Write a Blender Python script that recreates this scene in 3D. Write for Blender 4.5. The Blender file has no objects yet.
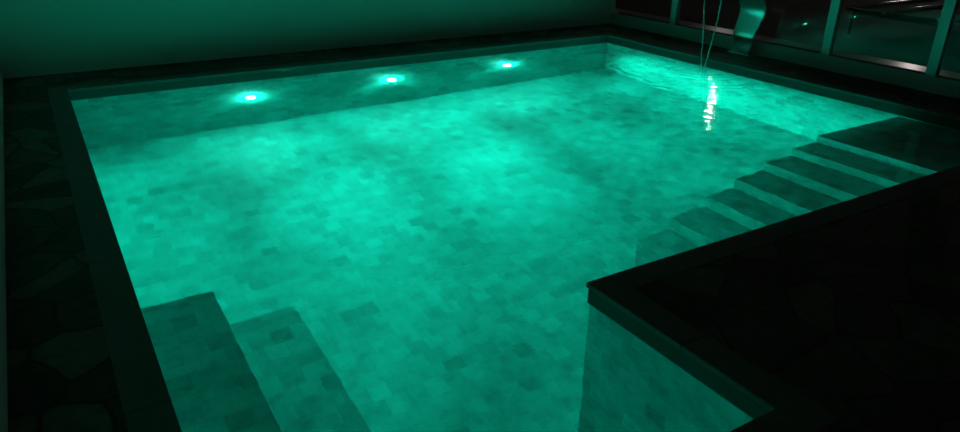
import bpy, bmesh, math, random
from mathutils import Vector, Matrix

sc = bpy.context.scene
COL = sc.collection
random.seed(7)

# ---------------------------------------------------------------- helpers
def obj(name, bm, mat, parent=None, smooth=False, bevel=0.0, seg=2):
    me = bpy.data.meshes.new(name)
    bmesh.ops.recalc_face_normals(bm, faces=bm.faces[:])
    uv = bm.loops.layers.uv.new('UVMap')
    for f in bm.faces:                       # box-projected coordinates in metres
        n = f.normal
        a = max(range(3), key=lambda i: abs(n[i]))
        for l in f.loops:
            c = l.vert.co
            l[uv].uv = (c.y, c.z) if a == 0 else (c.x, c.z) if a == 1 else (c.x, c.y)
        f.smooth = smooth
    bm.to_mesh(me); bm.free()
    o = bpy.data.objects.new(name, me); COL.objects.link(o)
    if mat: me.materials.append(mat)
    if parent: o.parent = parent
    if bevel:
        m = o.modifiers.new('edge', 'BEVEL'); m.width = bevel; m.segments = seg; m.limit_method = 'ANGLE'
    return o

def box(bm, x0, x1, y0, y1, z0, z1):
    v = [bm.verts.new((x, y, z)) for x in (x0, x1) for y in (y0, y1) for z in (z0, z1)]
    for q in ((0,1,3,2),(4,6,7,5),(0,4,5,1),(2,3,7,6),(0,2,6,4),(1,5,7,3)):
        bm.faces.new([v[i] for i in q])

def bx(*a):
    bm = bmesh.new(); box(bm, *a); return bm

def lathe(bm, prof, axis_pt, axis='Y', n=40, close=True):
    """revolve (radius, along) pairs about an axis through axis_pt"""
    rings = []
    for r, h in prof:
        ring = []
        for k in range(n):
            a = 2*math.pi*k/n
            c, s = r*math.cos(a), r*math.sin(a)
            p = {'Y': (c, h, s), 'Z': (c, s, h), 'X': (h, c, s)}[axis]
            ring.append(bm.verts.new(Vector(axis_pt)+Vector(p)))
        rings.append(ring)
    for A, B in zip(rings, rings[1:]):
        for k in range(n):
            bm.faces.new((A[k], A[(k+1) % n], B[(k+1) % n], B[k]))
    if close:
        bm.faces.new(rings[0]); bm.faces.new(rings[-1])

def tube(bm, pts, rads, n=10):
    pts = [Vector(p) for p in pts]; rings = []
    for i, p in enumerate(pts):
        d = (pts[min(i+1, len(pts)-1)]-pts[max(i-1, 0)]).normalized()
        u = d.cross(Vector((0.3, 0.9, 0.1)) if abs(d.z) > .5 else Vector((0, 0, 1))).normalized(); v = d.cross(u)
        r = rads[i] if hasattr(rads, '__len__') else rads
        rings.append([bm.verts.new(p+u*r*math.cos(2*math.pi*k/n)+v*r*math.sin(2*math.pi*k/n)) for k in range(n)])
    for A, B in zip(rings, rings[1:]):
        for k in range(n): bm.faces.new((A[k], A[(k+1) % n], B[(k+1) % n], B[k]))
    bm.faces.new(rings[0]); bm.faces.new(rings[-1])

def tag(o, label, cat, group=None, kind=None):
    o['label'] = label; o['category'] = cat
    if group: o['group'] = group
    if kind: o['kind'] = kind
    return o

def struct(o, label=None, cat=None):
    o['kind'] = 'structure'
    if label: o['label'] = label
    if cat: o['category'] = cat
    return o

def empty(name, loc):
    o = bpy.data.objects.new(name, None); COL.objects.link(o); o.location = loc
    o.empty_display_size = .1
    return o

def rel(o, root):                            # keep world-space mesh under an Empty at its base
    o.parent = root
    o.matrix_parent_inverse = Matrix.Translation(-root.location)
    return o

# ---------------------------------------------------------------- materials
class N:
    def __init__(s, name):
        s.m = bpy.data.materials.new(name); s.m.use_nodes = True
        s.t = s.m.node_tree; s.t.nodes.clear()
        s.out = s.t.nodes.new('ShaderNodeOutputMaterial')
    def n(s, kind, **kw):
        nd = s.t.nodes.new('ShaderNode'+kind)
        for k, v in kw.items():
            if k[0] == '_': setattr(nd, k[1:], v)
            else: s.set(nd, k, v)
        return nd
    def set(s, nd, k, v):
        key = int(k[1:]) if k[0] == 'i' and k[1:].isdigit() else k.replace('__', ' ')
        if isinstance(v, bpy.types.NodeSocket): s.t.links.new(v, nd.inputs[key])
        else: nd.inputs[key].default_value = v
    def surf(s, sock): s.t.links.new(sock, s.out.inputs['Surface']); return s.m
    def math(s, op, a, b=None, c=None):
        nd = s.n('Math', _operation=op)
        for i, v in enumerate((a, b, c)):
            if v is not None: s.set(nd, 'i%d' % i, v)
        return nd.outputs[0]
    def mix(s, fac, a, b, blend='MIX'):
        nd = s.n('Mix', _data_type='RGBA', _blend_type=blend)
        for i, v in ((0, fac), (6, a), (7, b)): s.set(nd, 'i%d' % i, v)
        return nd.outputs[2]
    def ramp(s, fac, stops):
        nd = s.n('ValToRGB'); s.set(nd, 'Fac', fac)
        e = nd.color_ramp.elements
        while len(e) < len(stops): e.new(.5)
        for q, (p, c) in zip(e, stops): q.position = p; q.color = c
        return nd.outputs[0]

def g(v): return (v, v, v, 1)

def plain(name, col, rough=.6, metal=0., bump=0., scale=40., var=0., spec=.5):
    t = N(name)
    tc = t.n('TexCoord').outputs['Object']
    no = t.n('TexNoise', Vector=tc, Scale=scale, Detail=5.).outputs[0]
    c = t.mix(t.math('MULTIPLY', no, var), (*col, 1), g(0.0)) if var else (*col, 1)
    b = t.n('BsdfPrincipled', Base__Color=c, Roughness=rough, Metallic=metal, Specular__IOR__Level=spec)
    if bump:
        t.set(b, 'Normal', t.n('Bump', Height=no, Strength=bump, Distance=.01).outputs[0])
    return t.surf(b.outputs[0])

def emit(name, col, strength):
    t = N(name)
    return t.surf(t.n('Emission', Color=(*col, 1), Strength=strength).outputs[0])

def tile_material():
    t = N('pool_stone_tile')
    uv = t.n('TexCoord').outputs['UV']
    br = t.n('TexBrick', Vector=uv, Scale=1., Color1=g(0), Color2=g(1), Mortar=g(.5))
    br.offset = .5; br.squash = 1.
    for k, v in (('Mortar Size', .0022), ('Mortar Smooth', .3), ('Bias', 0.), ('Brick Width', .12), ('Row Height', .12)):
        br.inputs[k].default_value = v
    rnd = t.n('SeparateColor', i0=br.outputs['Color']).outputs[0]
    big = t.n('TexNoise', Vector=uv, Scale=1.3, Detail=6., Roughness=.65).outputs[0]
    med = t.n('TexNoise', Vector=uv, Scale=9., Detail=6., Roughness=.7).outputs[0]
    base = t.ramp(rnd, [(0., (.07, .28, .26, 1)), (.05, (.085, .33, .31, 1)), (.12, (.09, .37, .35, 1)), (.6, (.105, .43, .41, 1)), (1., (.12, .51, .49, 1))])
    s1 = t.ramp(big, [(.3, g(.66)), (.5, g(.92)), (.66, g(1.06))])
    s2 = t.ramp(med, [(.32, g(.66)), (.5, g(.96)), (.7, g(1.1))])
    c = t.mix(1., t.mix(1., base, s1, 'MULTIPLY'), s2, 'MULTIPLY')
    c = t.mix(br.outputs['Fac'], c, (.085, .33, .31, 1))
    h = t.math('SUBTRACT', t.math('MULTIPLY', med, .4), br.outputs['Fac'])
    bp = t.n('Bump', Height=h, Strength=.4, Distance=.003).outputs[0]
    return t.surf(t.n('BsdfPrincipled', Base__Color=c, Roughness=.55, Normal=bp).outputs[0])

def flag_material():
    t = N('crazy_paving_stone')
    uv = t.n('TexCoord').outputs['Object']
    wob = t.n('TexNoise', Vector=uv, Scale=2.2, Detail=2.).outputs['Color']
    vec = t.n('VectorMath', _operation='MULTIPLY_ADD', i0=wob, i1=(.16, .16, 0), i2=uv).outputs[0]
    v = t.n('TexVoronoi', Vector=vec, Scale=3.6, _voronoi_dimensions='2D')
    e = t.n('TexVoronoi', Vector=vec, Scale=3.6, _voronoi_dimensions='2D', _feature='DISTANCE_TO_EDGE')
    joint = t.ramp(e.outputs['Distance'], [(.018, g(0)), (.045, g(1))])
    r = t.n('SeparateColor', i0=v.outputs['Color']).outputs[0]
    c = t.ramp(r, [(0., (.08, .07, .063, 1)), (.5, (.12, .108, .097, 1)), (1., (.19, .17, .15, 1))])
    ns = t.n('TexNoise', Vector=uv, Scale=14., Detail=8., Roughness=.7).outputs[0]
    c = t.mix(1., c, t.ramp(ns, [(.3, g(.6)), (.7, g(1.1))]), 'MULTIPLY')
    c = t.mix(joint, (.05, .045, .04, 1), c)
    h = t.math('MULTIPLY_ADD', ns, .35, joint)
    bp = t.n('Bump', Height=h, Strength=.4, Distance=.006).outputs[0]
    return t.surf(t.n('BsdfPrincipled', Base__Color=c, Roughness=.75, Specular__IOR__Level=.2, Normal=bp).outputs[0])

def water_material(cx, cy):
    t = N('pool_water')
    ob = t.n('TexCoord').outputs['Object']
    n1 = t.n('TexNoise', Vector=ob, Scale=1.6, Detail=3., Roughness=.5).outputs[0]
    m = t.n('Mapping', Vector=ob, Rotation=(0, 0, math.radians(35)), Scale=(1., 2.6, 1.)).outputs[0]
    n2 = t.n('TexNoise', Vector=m, Scale=7., Detail=4., Roughness=.6).outputs[0]
    # rings that spread from where the fall strikes the water
    d = t.n('VectorMath', _operation='DISTANCE', i0=ob, i1=(cx, cy, 0)).outputs['Value']
    w = t.n('TexNoise', Vector=ob, Scale=3., Detail=2.).outputs[0]
    ring = t.math('SINE', t.math('ADD', t.math('MULTIPLY', d, 40.), t.math('MULTIPLY', w, 16.)))
    fall = t.math('DIVIDE', 1., t.math('MULTIPLY_ADD', t.math('MULTIPLY', d, d), 1.1, 1.))
    n3 = t.n('TexNoise', Vector=ob, Scale=26., Detail=3., Roughness=.6).outputs[0]
    h = t.math('MULTIPLY', n1, .006)
    h = t.math('MULTIPLY_ADD', n2, .0012, h)
    h = t.math('MULTIPLY_ADD', n3, .00012, h)
    h = t.math('MULTIPLY_ADD', t.math('MULTIPLY', ring, fall), .0023, h)
    bp = t.n('Bump', Height=h, Strength=1., Distance=1.).outputs[0]
    return t.surf(t.n('BsdfGlass', Color=(.93, 1., .985, 1), Roughness=0., IOR=1.333, Normal=bp).outputs[0])

def pane_material():
    t = N('window_glass')
    lw = t.n('LayerWeight', Blend=.5).outputs['Facing']      # 1 - cos
    sch = t.math('MULTIPLY_ADD', t.math('POWER', lw, 5.), .9, .036)
    bf = t.n('NewGeometry').outputs['Backfacing']
    f = t.math('MULTIPLY', sch, t.math('SUBTRACT', 1., bf))
    a = t.n('BsdfTransparent', Color=(.90, .93, .92, 1)); b = t.n('BsdfGlossy', Color=g(1.), Roughness=.0)
    return t.surf(t.n('MixShader', i0=f, i1=a.outputs[0], i2=b.outputs[0]).outputs[0])

def lawn_material():
    t = N('night_lawn')
    uv = t.n('TexCoord').outputs['Object']
    a = t.n('TexNoise', Vector=uv, Scale=60., Detail=6.).outputs[0]
    c = t.ramp(a, [(.3, (.002, .007, .003, 1)), (.7, (.007, .02, .007, 1))])
    bp = t.n('Bump', Height=a, Strength=1., Distance=.03).outputs[0]
    return t.surf(t.n('BsdfPrincipled', Base__Color=c, Roughness=.9, Normal=bp).outputs[0])

M_TILE = tile_material()
M_FLAG = flag_material()
M_BAND = plain('waterline_stone', (.085, .115, .10), .7, bump=.3, scale=40, var=.5)
M_COPE = plain('coping_stone', (.20, .205, .20), .8, spec=.15, bump=.25, scale=30, var=.35)
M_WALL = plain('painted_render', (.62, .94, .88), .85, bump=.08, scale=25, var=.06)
M_KERB = plain('kerb_render', (.55, .57, .54), .75, bump=.15, scale=35, var=.3)
M_SILL = plain('polished_sill_stone', (.42, .36, .35), .28, bump=.03, scale=60, var=.3)
M_POST = plain('aluminium_post', (.58, .60, .58), .38, metal=.25)
M_STEEL = plain('brushed_stainless', (.78, .80, .79), .30, metal=.9, bump=.02, scale=90)
M_RING = plain('lamp_ring_plastic', (.7, .72, .71), .5)
M_LENS = emit('green_led_lens', (.045, 1., .68), 920.)
M_WARM = emit('warm_white_globe', (1., .80, .76), 130.)
M_WARM2 = emit('warm_white_low_globe', (1., .80, .76), 300.)
M_CHROME = plain('polished_metal', (.8, .8, .8), .3, metal=1.)
M_BLACK = plain('black_iron', (.015, .015, .015), .5, metal=.3)
M_DARK = plain('dark_woven_resin', (.014, .013, .012), .8, spec=.1, bump=.3, scale=120)
M_LAWN = lawn_material()
M_PANE = pane_material()

# ---------------------------------------------------------------- measures (metres)
OV = .018                                   # coping overhang
XL, XR, YB, YN, XC, YE = .152, 6.415, 7.213, 2.174, 1.931, 1.147     # inner coping lines
WL, WR, WB, WN, WC, WE = XL-OV, XR+OV, YB+OV, YN-OV, XC+OV, YE-OV     # tiled wall faces
FL, WZ = -1.60, -.10                       # pool floor, water level
CW, CT = .15, .022                           # coping width and thickness
X_LEFT, Y_BACK, X_KERB = -.33, 7.95, 7.10   # garden wall, back wall, kerb face
Y_FRONT = -2.5

# ---------------------------------------------------------------- pool shell
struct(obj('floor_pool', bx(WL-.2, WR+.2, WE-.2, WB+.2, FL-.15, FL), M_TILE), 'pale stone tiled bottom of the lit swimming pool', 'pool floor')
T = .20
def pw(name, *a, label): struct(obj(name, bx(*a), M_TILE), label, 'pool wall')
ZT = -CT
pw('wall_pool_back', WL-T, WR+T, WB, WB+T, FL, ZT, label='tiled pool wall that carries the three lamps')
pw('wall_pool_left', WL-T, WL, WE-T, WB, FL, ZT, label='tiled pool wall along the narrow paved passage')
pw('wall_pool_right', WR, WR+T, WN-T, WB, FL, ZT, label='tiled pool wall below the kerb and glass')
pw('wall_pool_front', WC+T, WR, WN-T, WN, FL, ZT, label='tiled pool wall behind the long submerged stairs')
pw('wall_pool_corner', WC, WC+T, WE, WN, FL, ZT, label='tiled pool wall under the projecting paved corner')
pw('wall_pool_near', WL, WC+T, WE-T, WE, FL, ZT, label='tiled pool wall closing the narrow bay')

# coping stones
def coping(name, x0, x1, y0, y1, label):
    bm = bmesh.new(); n = max(1, round(max(x1-x0, y1-y0)/.6)); gap = .0015
    for k in range(n):
        if x1-x0 > y1-y0: box(bm, x0+(x1-x0)*k/n+gap, x0+(x1-x0)*(k+1)/n-gap, y0, y1, -CT, .004)
        else: box(bm, x0, x1, y0+(y1-y0)*k/n+gap, y0+(y1-y0)*(k+1)/n-gap, -CT, .004)
    struct(obj(name, bm, M_COPE, bevel=.004), label, 'coping')
coping('trim_1', XL-CW, XR+CW, YB, YB+CW, 'stone coping along the lamp side of the pool')
coping('trim_2', XL-CW, XL, YE-CW, YB, 'stone coping along the narrow passage')
coping('trim_3', XR, XR+CW, YN-CW, YB, 'stone coping in front of the low kerb')
coping('trim_4', XC+CW, XR, YN-CW, YN, 'stone coping beside the long submerged stairs')
coping('trim_5', XC, XC+CW, YE-CW, YN, 'stone coping on the projecting paved corner')
coping('trim_6', XL, XC, YE-CW, YE, 'stone coping closing the narrow bay')

# darker stone band between the coping and the water
def band(name, *a): struct(obj(name, bx(*a, WZ-.006, -CT), M_BAND), 'dark stone band just above the waterline', 'waterline band')
B_ = .008
band('trim_20', WL, WR, WB-B_, WB)
band('trim_21', WL, WL+B_, WE, WB-B_)
band('trim_22', WR-B_, WR, WN, WB-B_)
band('trim_23', WC, WR-B_, WN, WN+B_)
band('trim_24', WC-B_, WC, WE, WN+B_)
band('trim_25', WL+B_, WC-B_, WE, WE+B_)

# paved deck around the pool
bm = bmesh.new(); D0 = -.25
box(bm, X_LEFT, X_KERB, YB+CW, Y_BACK, D0, 0)
box(bm, X_LEFT, XL-CW, YE-CW, YB+CW, D0, 0)
box(bm, XR+CW, X_KERB, YN-CW, YB+CW, D0, 0)
box(bm, XC+CW, X_KERB, YE-CW, YN-CW, D0, 0)
box(bm, X_LEFT, X_KERB, Y_FRONT, YE-CW, D0, 0)
struct(obj('floor', bm, M_FLAG), 'dark crazy paving around the pool', 'paving')

# garden walls
struct(obj('wall_back', bx(X_LEFT-.2, 7.17, Y_BACK, Y_BACK+.2, D0, 3.2), M_WALL), 'smooth plastered wall behind the pool washed by green light', 'wall')
struct(obj('wall_left', bx(X_LEFT-.2, X_LEFT, Y_FRONT, Y_BACK, D0, 2.4), M_WALL), 'plastered wall along the narrow passage', 'wall')
struct(obj('wall_right', bx(X_KERB, X_KERB+.10, Y_FRONT, Y_BACK, D0, .15), M_KERB, bevel=.006), 'low plastered kerb under the glass', 'kerb')
struct(obj('floor_terrace', bx(X_KERB+.10, X_KERB+.42, Y_FRONT, 12, D0, .145), M_SILL), 'polished stone ledge behind the glass', 'ledge')
struct(obj('ground_lawn', bx(X_KERB+.42, 26, -14, 26, D0, .05), M_LAWN), 'dark lawn beyond the glass', 'lawn')

# ---------------------------------------------------------------- water
FALL = (6.26, 5.47)
bm = bmesh.new()
ins = .03
outl = [(WL-ins, WE-ins), (WC+ins, WE-ins), (WC+ins, WN-ins), (WR+ins, WN-ins), (WR+ins, WB+ins), (WL-ins, WB+ins)]
top = [bm.verts.new((x, y, WZ)) for x, y in outl]; bot = [bm.verts.new((x, y, FL-.03)) for x, y in outl]
bm.faces.new(top); bm.faces.new(bot[::-1])
for k in range(6): bm.faces.new((top[k], top[(k+1) % 6], bot[(k+1) % 6], bot[k]))
struct(obj('water', bm, water_material(*FALL)), 'clear rippled pool water lit green from below', 'water')

# ---------------------------------------------------------------- submerged stairs
st = tag(empty('pool_staircase', (WR, WN, FL)), 'long flight of submerged stone steps beside the dark paving, rising to a wide landing', 'pool steps')
edges = [5.27, 4.97, 4.655, 4.325, 4.03, 3.68, 3.37]; zs = [-.15-.185*i for i in range(7)]
for i, (e, z) in enumerate(zip(edges, zs)):
    x1 = WR if i == 0 else edges[i-1]
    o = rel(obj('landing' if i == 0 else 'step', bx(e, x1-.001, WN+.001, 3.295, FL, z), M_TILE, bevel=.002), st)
    if i == 0: o['label'] = 'wide top landing just under the water'
bn = tag(empty('bench_step', (WL, WE, FL)), 'two broad submerged steps against the pool side by the narrow passage', 'pool steps')
for x0, x1, z in ((WL, .555, -.70), (.555, .99, -1.13)):
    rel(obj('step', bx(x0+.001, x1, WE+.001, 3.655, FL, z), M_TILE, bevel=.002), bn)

# ---------------------------------------------------------------- lamps
def make_lamp():
    root = empty('pool_lamp', (0, 0, 0))
    bm = bmesh.new()
    lathe(bm, [(.072, 0), (.072, -.003), (.068, -.006), (.054, -.008), (.044, -.008), (.044, -.003)], (0, 0, 0), close=False)
    obj('housing_ring', bm, M_RING, root, smooth=True)
    bm = bmesh.new()
    lathe(bm, [(.043, -.006), (.043, -.012), (.041, -.020), (.036, -.027), (.027, -.033), (.014, -.036), (.002, -.037)], (0, 0, 0))
    obj('lens', bm, M_LENS, root, smooth=True)
    for k in range(3):
        a = math.radians(90+120*k); bm = bmesh.new()
        lathe(bm, [(.004, -.006), (.004, -.010), (.0025, -.011)], (.058*math.cos(a), 0, .058*math.sin(a)), n=10)
        obj('screw', bm, M_STEEL, root)
    return root
def dup(r, loc):
    c = r.copy(); COL.objects.link(c); c.location = loc
    for ch in r.children:
        k = ch.copy(); COL.objects.link(k); k.parent = c
    return c
l0 = make_lamp()
spots = [(1.74, 'glowing green underwater lamp nearest the narrow passage'),
         (3.30, 'glowing green underwater lamp in the middle of the row of three'),
         (4.85, 'glowing green underwater lamp nearest the kerb with the glass panes')]
for i, (x, lab) in enumerate(spots):
    loc = (x, WB, -.72)
    o = l0 if i == 0 else dup(l0, loc)
    o.location = loc
    tag(o, lab, 'lamp', 'underwater lamps on the pool wall')
    # the reflector behind each lens throws its beam out across the pool
    for watt, cone, tilt, az in ((165, 44, 8, 0), (300, 44, 9, 35), (300, 44, 9, -35), (135, 60, 13, 60), (135, 60, 13, -60), (14, 70, 40, 75), (14, 70, 40, -75)):
        li = bpy.data.lights.new('pool_lamp_beam', 'SPOT'); li.color = (.005, 1., .68)
        li.energy = watt; li.spot_size = math.radians(cone); li.spot_blend = 1.; li.shadow_soft_size = .02
        lo = bpy.data.objects.new('pool_lamp_beam', li); COL.objects.link(lo)
        lo.parent = o; lo.location = (0, -.06, 0)
        lo.rotation_euler = (math.radians(90-tilt), 0, math.radians(180+az))

# ---------------------------------------------------------------- waterfall spout and its fall
sp = tag(empty('waterfall_spout', (6.97, 5.47, 0)), 'curved stainless steel waterfall spout rising beside the kerb', 'waterfall spout')
prof = [(6.965, 0), (6.972, .07), (6.978, .14), (6.968, .165), (6.946, .19), (6.938, .21), (6.942, .26), (6.956, .34), (6.968, .42), (6.972, .48), (6.955, .54), (6.905, .61), (6.83, .67), (6.73, .72), (6.61, .755), (6.48, .77), (6.36, .765), (6.29, .735)]
NP = len(prof)-1
def width(i): return .120+.062*min(1, prof[i][1]/.6)
bm = bmesh.new(); th = .012; A = []
yc = 5.535
for i, (x, z) in enumerate(prof):
    p0 = Vector(prof[max(i-1, 0)]); p1 = Vector(prof[min(i+1, NP)]); d = (p1-p0).normalized(); nx, nz = d.y, -d.x
    w = width(i)
    A.append([bm.verts.new((x+s*nx*th, yc-.11*min(1, z/.6)+k*w, z+s*nz*th)) for s, k in ((-1, -1), (-1, 1), (1, 1), (1, -1))])
for P, Q in zip(A, A[1:]):
    for k in range(4): bm.faces.new((P[k], P[(k+1) % 4], Q[(k+1) % 4], Q[k]))
bm.faces.new(A[0]); bm.faces.new(A[-1])
b = obj('blade', bm, M_STEEL, smooth=False, bevel=.003); rel(b, sp)
for f in b.data.polygons: f.use_smooth = True
rel(obj('base_plate', bx(6.93, 7.05, yc-.15, yc+.15, 0, .012), M_STEEL, bevel=.003), sp)
for dy in (-.135, .135):
    bm = bmesh.new(); lathe(bm, [(.009, .012), (.009, .018), (.006, .021)], (6.952, yc+dy, 0), axis='Z', n=6)
    rel(obj('bolt', bm, M_STEEL), sp)

t = N('falling_water')
M_FALL = t.surf(t.n('MixShader', i0=.45, i1=t.n('BsdfGlass', Color=(.95, 1., .98, 1), Roughness=.05, IOR=1.333).outputs[0], i2=t.n('BsdfDiffuse', Color=(.8, .82, .82, 1)).outputs[0]).outputs[0])   # clear water full of air bubbles
def stream(pts, r, lab):
    random.seed(int(r*1e5)); P = []; R = []
    n = 30
    for k in range(n+1):
        u = k/n*(len(pts)-1); i = min(int(u), len(pts)-2); q = Vector(pts[i]).lerp(Vector(pts[i+1]), u-i)
        P.append(q+Vector((random.uniform(-1, 1)*.003, random.uniform(-1, 1)*.003, 0))); R.append(r*random.uniform(.6, 1.35))
    bm = bmesh.new(); tube(bm, P, R)
    return tag(obj('water_stream', bm, M_FALL, smooth=True), lab, 'falling water', 'streams from the waterfall spout')
stream([(6.272, 5.56, .71), (6.262, 5.50, .35), (6.255, 5.45, WZ-.01)], .0075, 'thin upright thread of water falling into the pool')
stream([(6.272, 5.32, .71), (6.29, 5.345, .45), (6.265, 5.42, WZ-.01)], .007, 'thin slanting thread of water between the upright thread and the steel spout')

# ---------------------------------------------------------------- glass screen on the kerb
PANE_TURN = 1.6; PITCH = 1.105; y0 = 6.77
posts = [y0-PITCH*i for i in range(-1, 8)]
PX0, PX1 = X_KERB+.005, X_KERB+.075
for i, y in enumerate(posts[1:]):
    o = obj('trim_%d' % (7+i), bx(PX0, PX1, y-.05, y+.05, .15, 2.6), M_POST, bevel=.004)
    struct(o, 'upright aluminium post between panes of glass', 'post')
for i in range(len(posts)-1):
    ya, yb = posts[i+1]+.05, min(posts[i]-.05, Y_BACK)
    w = struct(empty('window_%d' % (i+1), (X_KERB+.05, (ya+yb)/2, .15)), 'tall clear glass pane above the kerb', 'window')
    bm = bmesh.new(); box(bm, X_KERB+.03, X_KERB+.07, ya, yb, .15, .162); box(bm, X_KERB+.03, X_KERB+.07, ya, yb, 2.56, 2.6)
    rel(obj('frame', bm, M_BLACK), w)
    p = rel(obj('pane', bx(X_KERB+.046, X_KERB+.054, ya, yb, .162, 2.56), M_PANE), w)
    c = Vector((X_KERB+.05, (ya+yb)/2, 0))    # slight turn added to the panes to place the pool lamps' reflections
    p.data.transform(Matrix.Translation(c) @ Matrix.Rotation(math.radians(PANE_TURN), 4, 'Z') @ Matrix.Translation(-c))

# ---------------------------------------------------------------- beyond the glass
def garden_lamp(loc, lab, H, mat):
    root = tag(empty('garden_lamp', loc), lab, 'lamp', 'globe lamps on the lawn')
    bm = bmesh.new(); lathe(bm, [(.10, 0), (.10, .02), (.03, .05), (.018, .08), (.018, H), (.05, H+.04), (.05, H+.07)], loc, axis='Z', n=20); rel(obj('pole', bm, M_BLACK, smooth=True), root)
    bm = bmesh.new(); bmesh.ops.create_uvsphere(bm, u_segments=24, v_segments=14, radius=.05, matrix=Matrix.Translation(Vector(loc)+Vector((0, 0, H+.155)))); rel(obj('globe', bm, mat, smooth=True), root)
garden_lamp((11.0, 9.2, .05), 'white globe lamp on a black pole on the lawn, nearer the glass', 1.62, M_WARM)
garden_lamp((15.0, 7.7, .05), 'white globe lamp on a black pole on the lawn, farther from the glass', 1.5, M_WARM2)

lg = tag(empty('sun_lounger', (10.2, 5.05, .05)), 'wide dark lounger with polished metal rails on the lawn behind the glass', 'sun lounger')
LX0, LX1 = 9.05, 11.5
for y in (4.46, 5.14, 5.62):
    bm = bmesh.new(); tube(bm, [(LX0, y, .39), (LX0+.8, y, .395), (LX1, y, .39)], .028, n=12); rel(obj('rail', bm, M_CHROME, smooth=True), lg)
for y in (4.46, 5.62):
    for x in (LX0+.15, LX1-.15):
        bm = bmesh.new(); tube(bm, [(x, y, .05), (x, y, .38)], .02, n=10); rel(obj('leg', bm, M_BLACK, smooth=True), lg)
for x in (LX0+.02, LX1-.02):
    bm = bmesh.new(); tube(bm, [(x, 4.46, .385), (x, 5.62, .385)], .018); rel(obj('crossbar', bm, M_BLACK, smooth=True), lg)
for ya, yb in ((4.50, 5.10), (5.18, 5.58)):
    rel(obj('cushion', bx(LX0+.06, LX1-.06, ya, yb, .31, .375), M_DARK, bevel=.02, seg=3), lg)

# ---------------------------------------------------------------- camera
cam = bpy.data.cameras.new('camera'); co = bpy.data.objects.new('camera', cam); COL.objects.link(co)
fw = Vector((0.48272071, 0.77596074, -0.40603651)); r = Vector((0.85256793, -0.52239365, 0.01525781)); u = Vector((0.20027143, 0.35353897, 0.91372948))
co.matrix_world = Matrix(((r.x, u.x, -fw.x, 0), (r.y, u.y, -fw.y, 0), (r.z, u.z, -fw.z, 1.6), (0, 0, 0, 1)))
cam.sensor_width = 36; cam.sensor_fit = 'HORIZONTAL'; cam.lens = 712.33/960*36; cam.clip_start = .02
sc.camera = co

# ---------------------------------------------------------------- night sky and view
w = bpy.data.worlds.new('night'); sc.world = w; w.use_nodes = True
bg = w.node_tree.nodes['Background']; bg.inputs[0].default_value = (.9, .85, .75, 1); bg.inputs[1].default_value = .0048
vs = sc.view_settings; vs.view_transform = 'Standard'; vs.look = 'None'; vs.gamma = 1; vs.use_curve_mapping = False; vs.exposure = 0
cy = sc.cycles
cy.max_bounces = 16; cy.diffuse_bounces = 8; cy.glossy_bounces = 6; cy.transmission_bounces = 12; cy.transparent_max_bounces = 12
cy.caustics_refractive = True; cy.caustics_reflective = True
cy.sample_clamp_indirect = 30; cy.sample_clamp_direct = 0; cy.blur_glossy = 0
cy.use_denoising = True
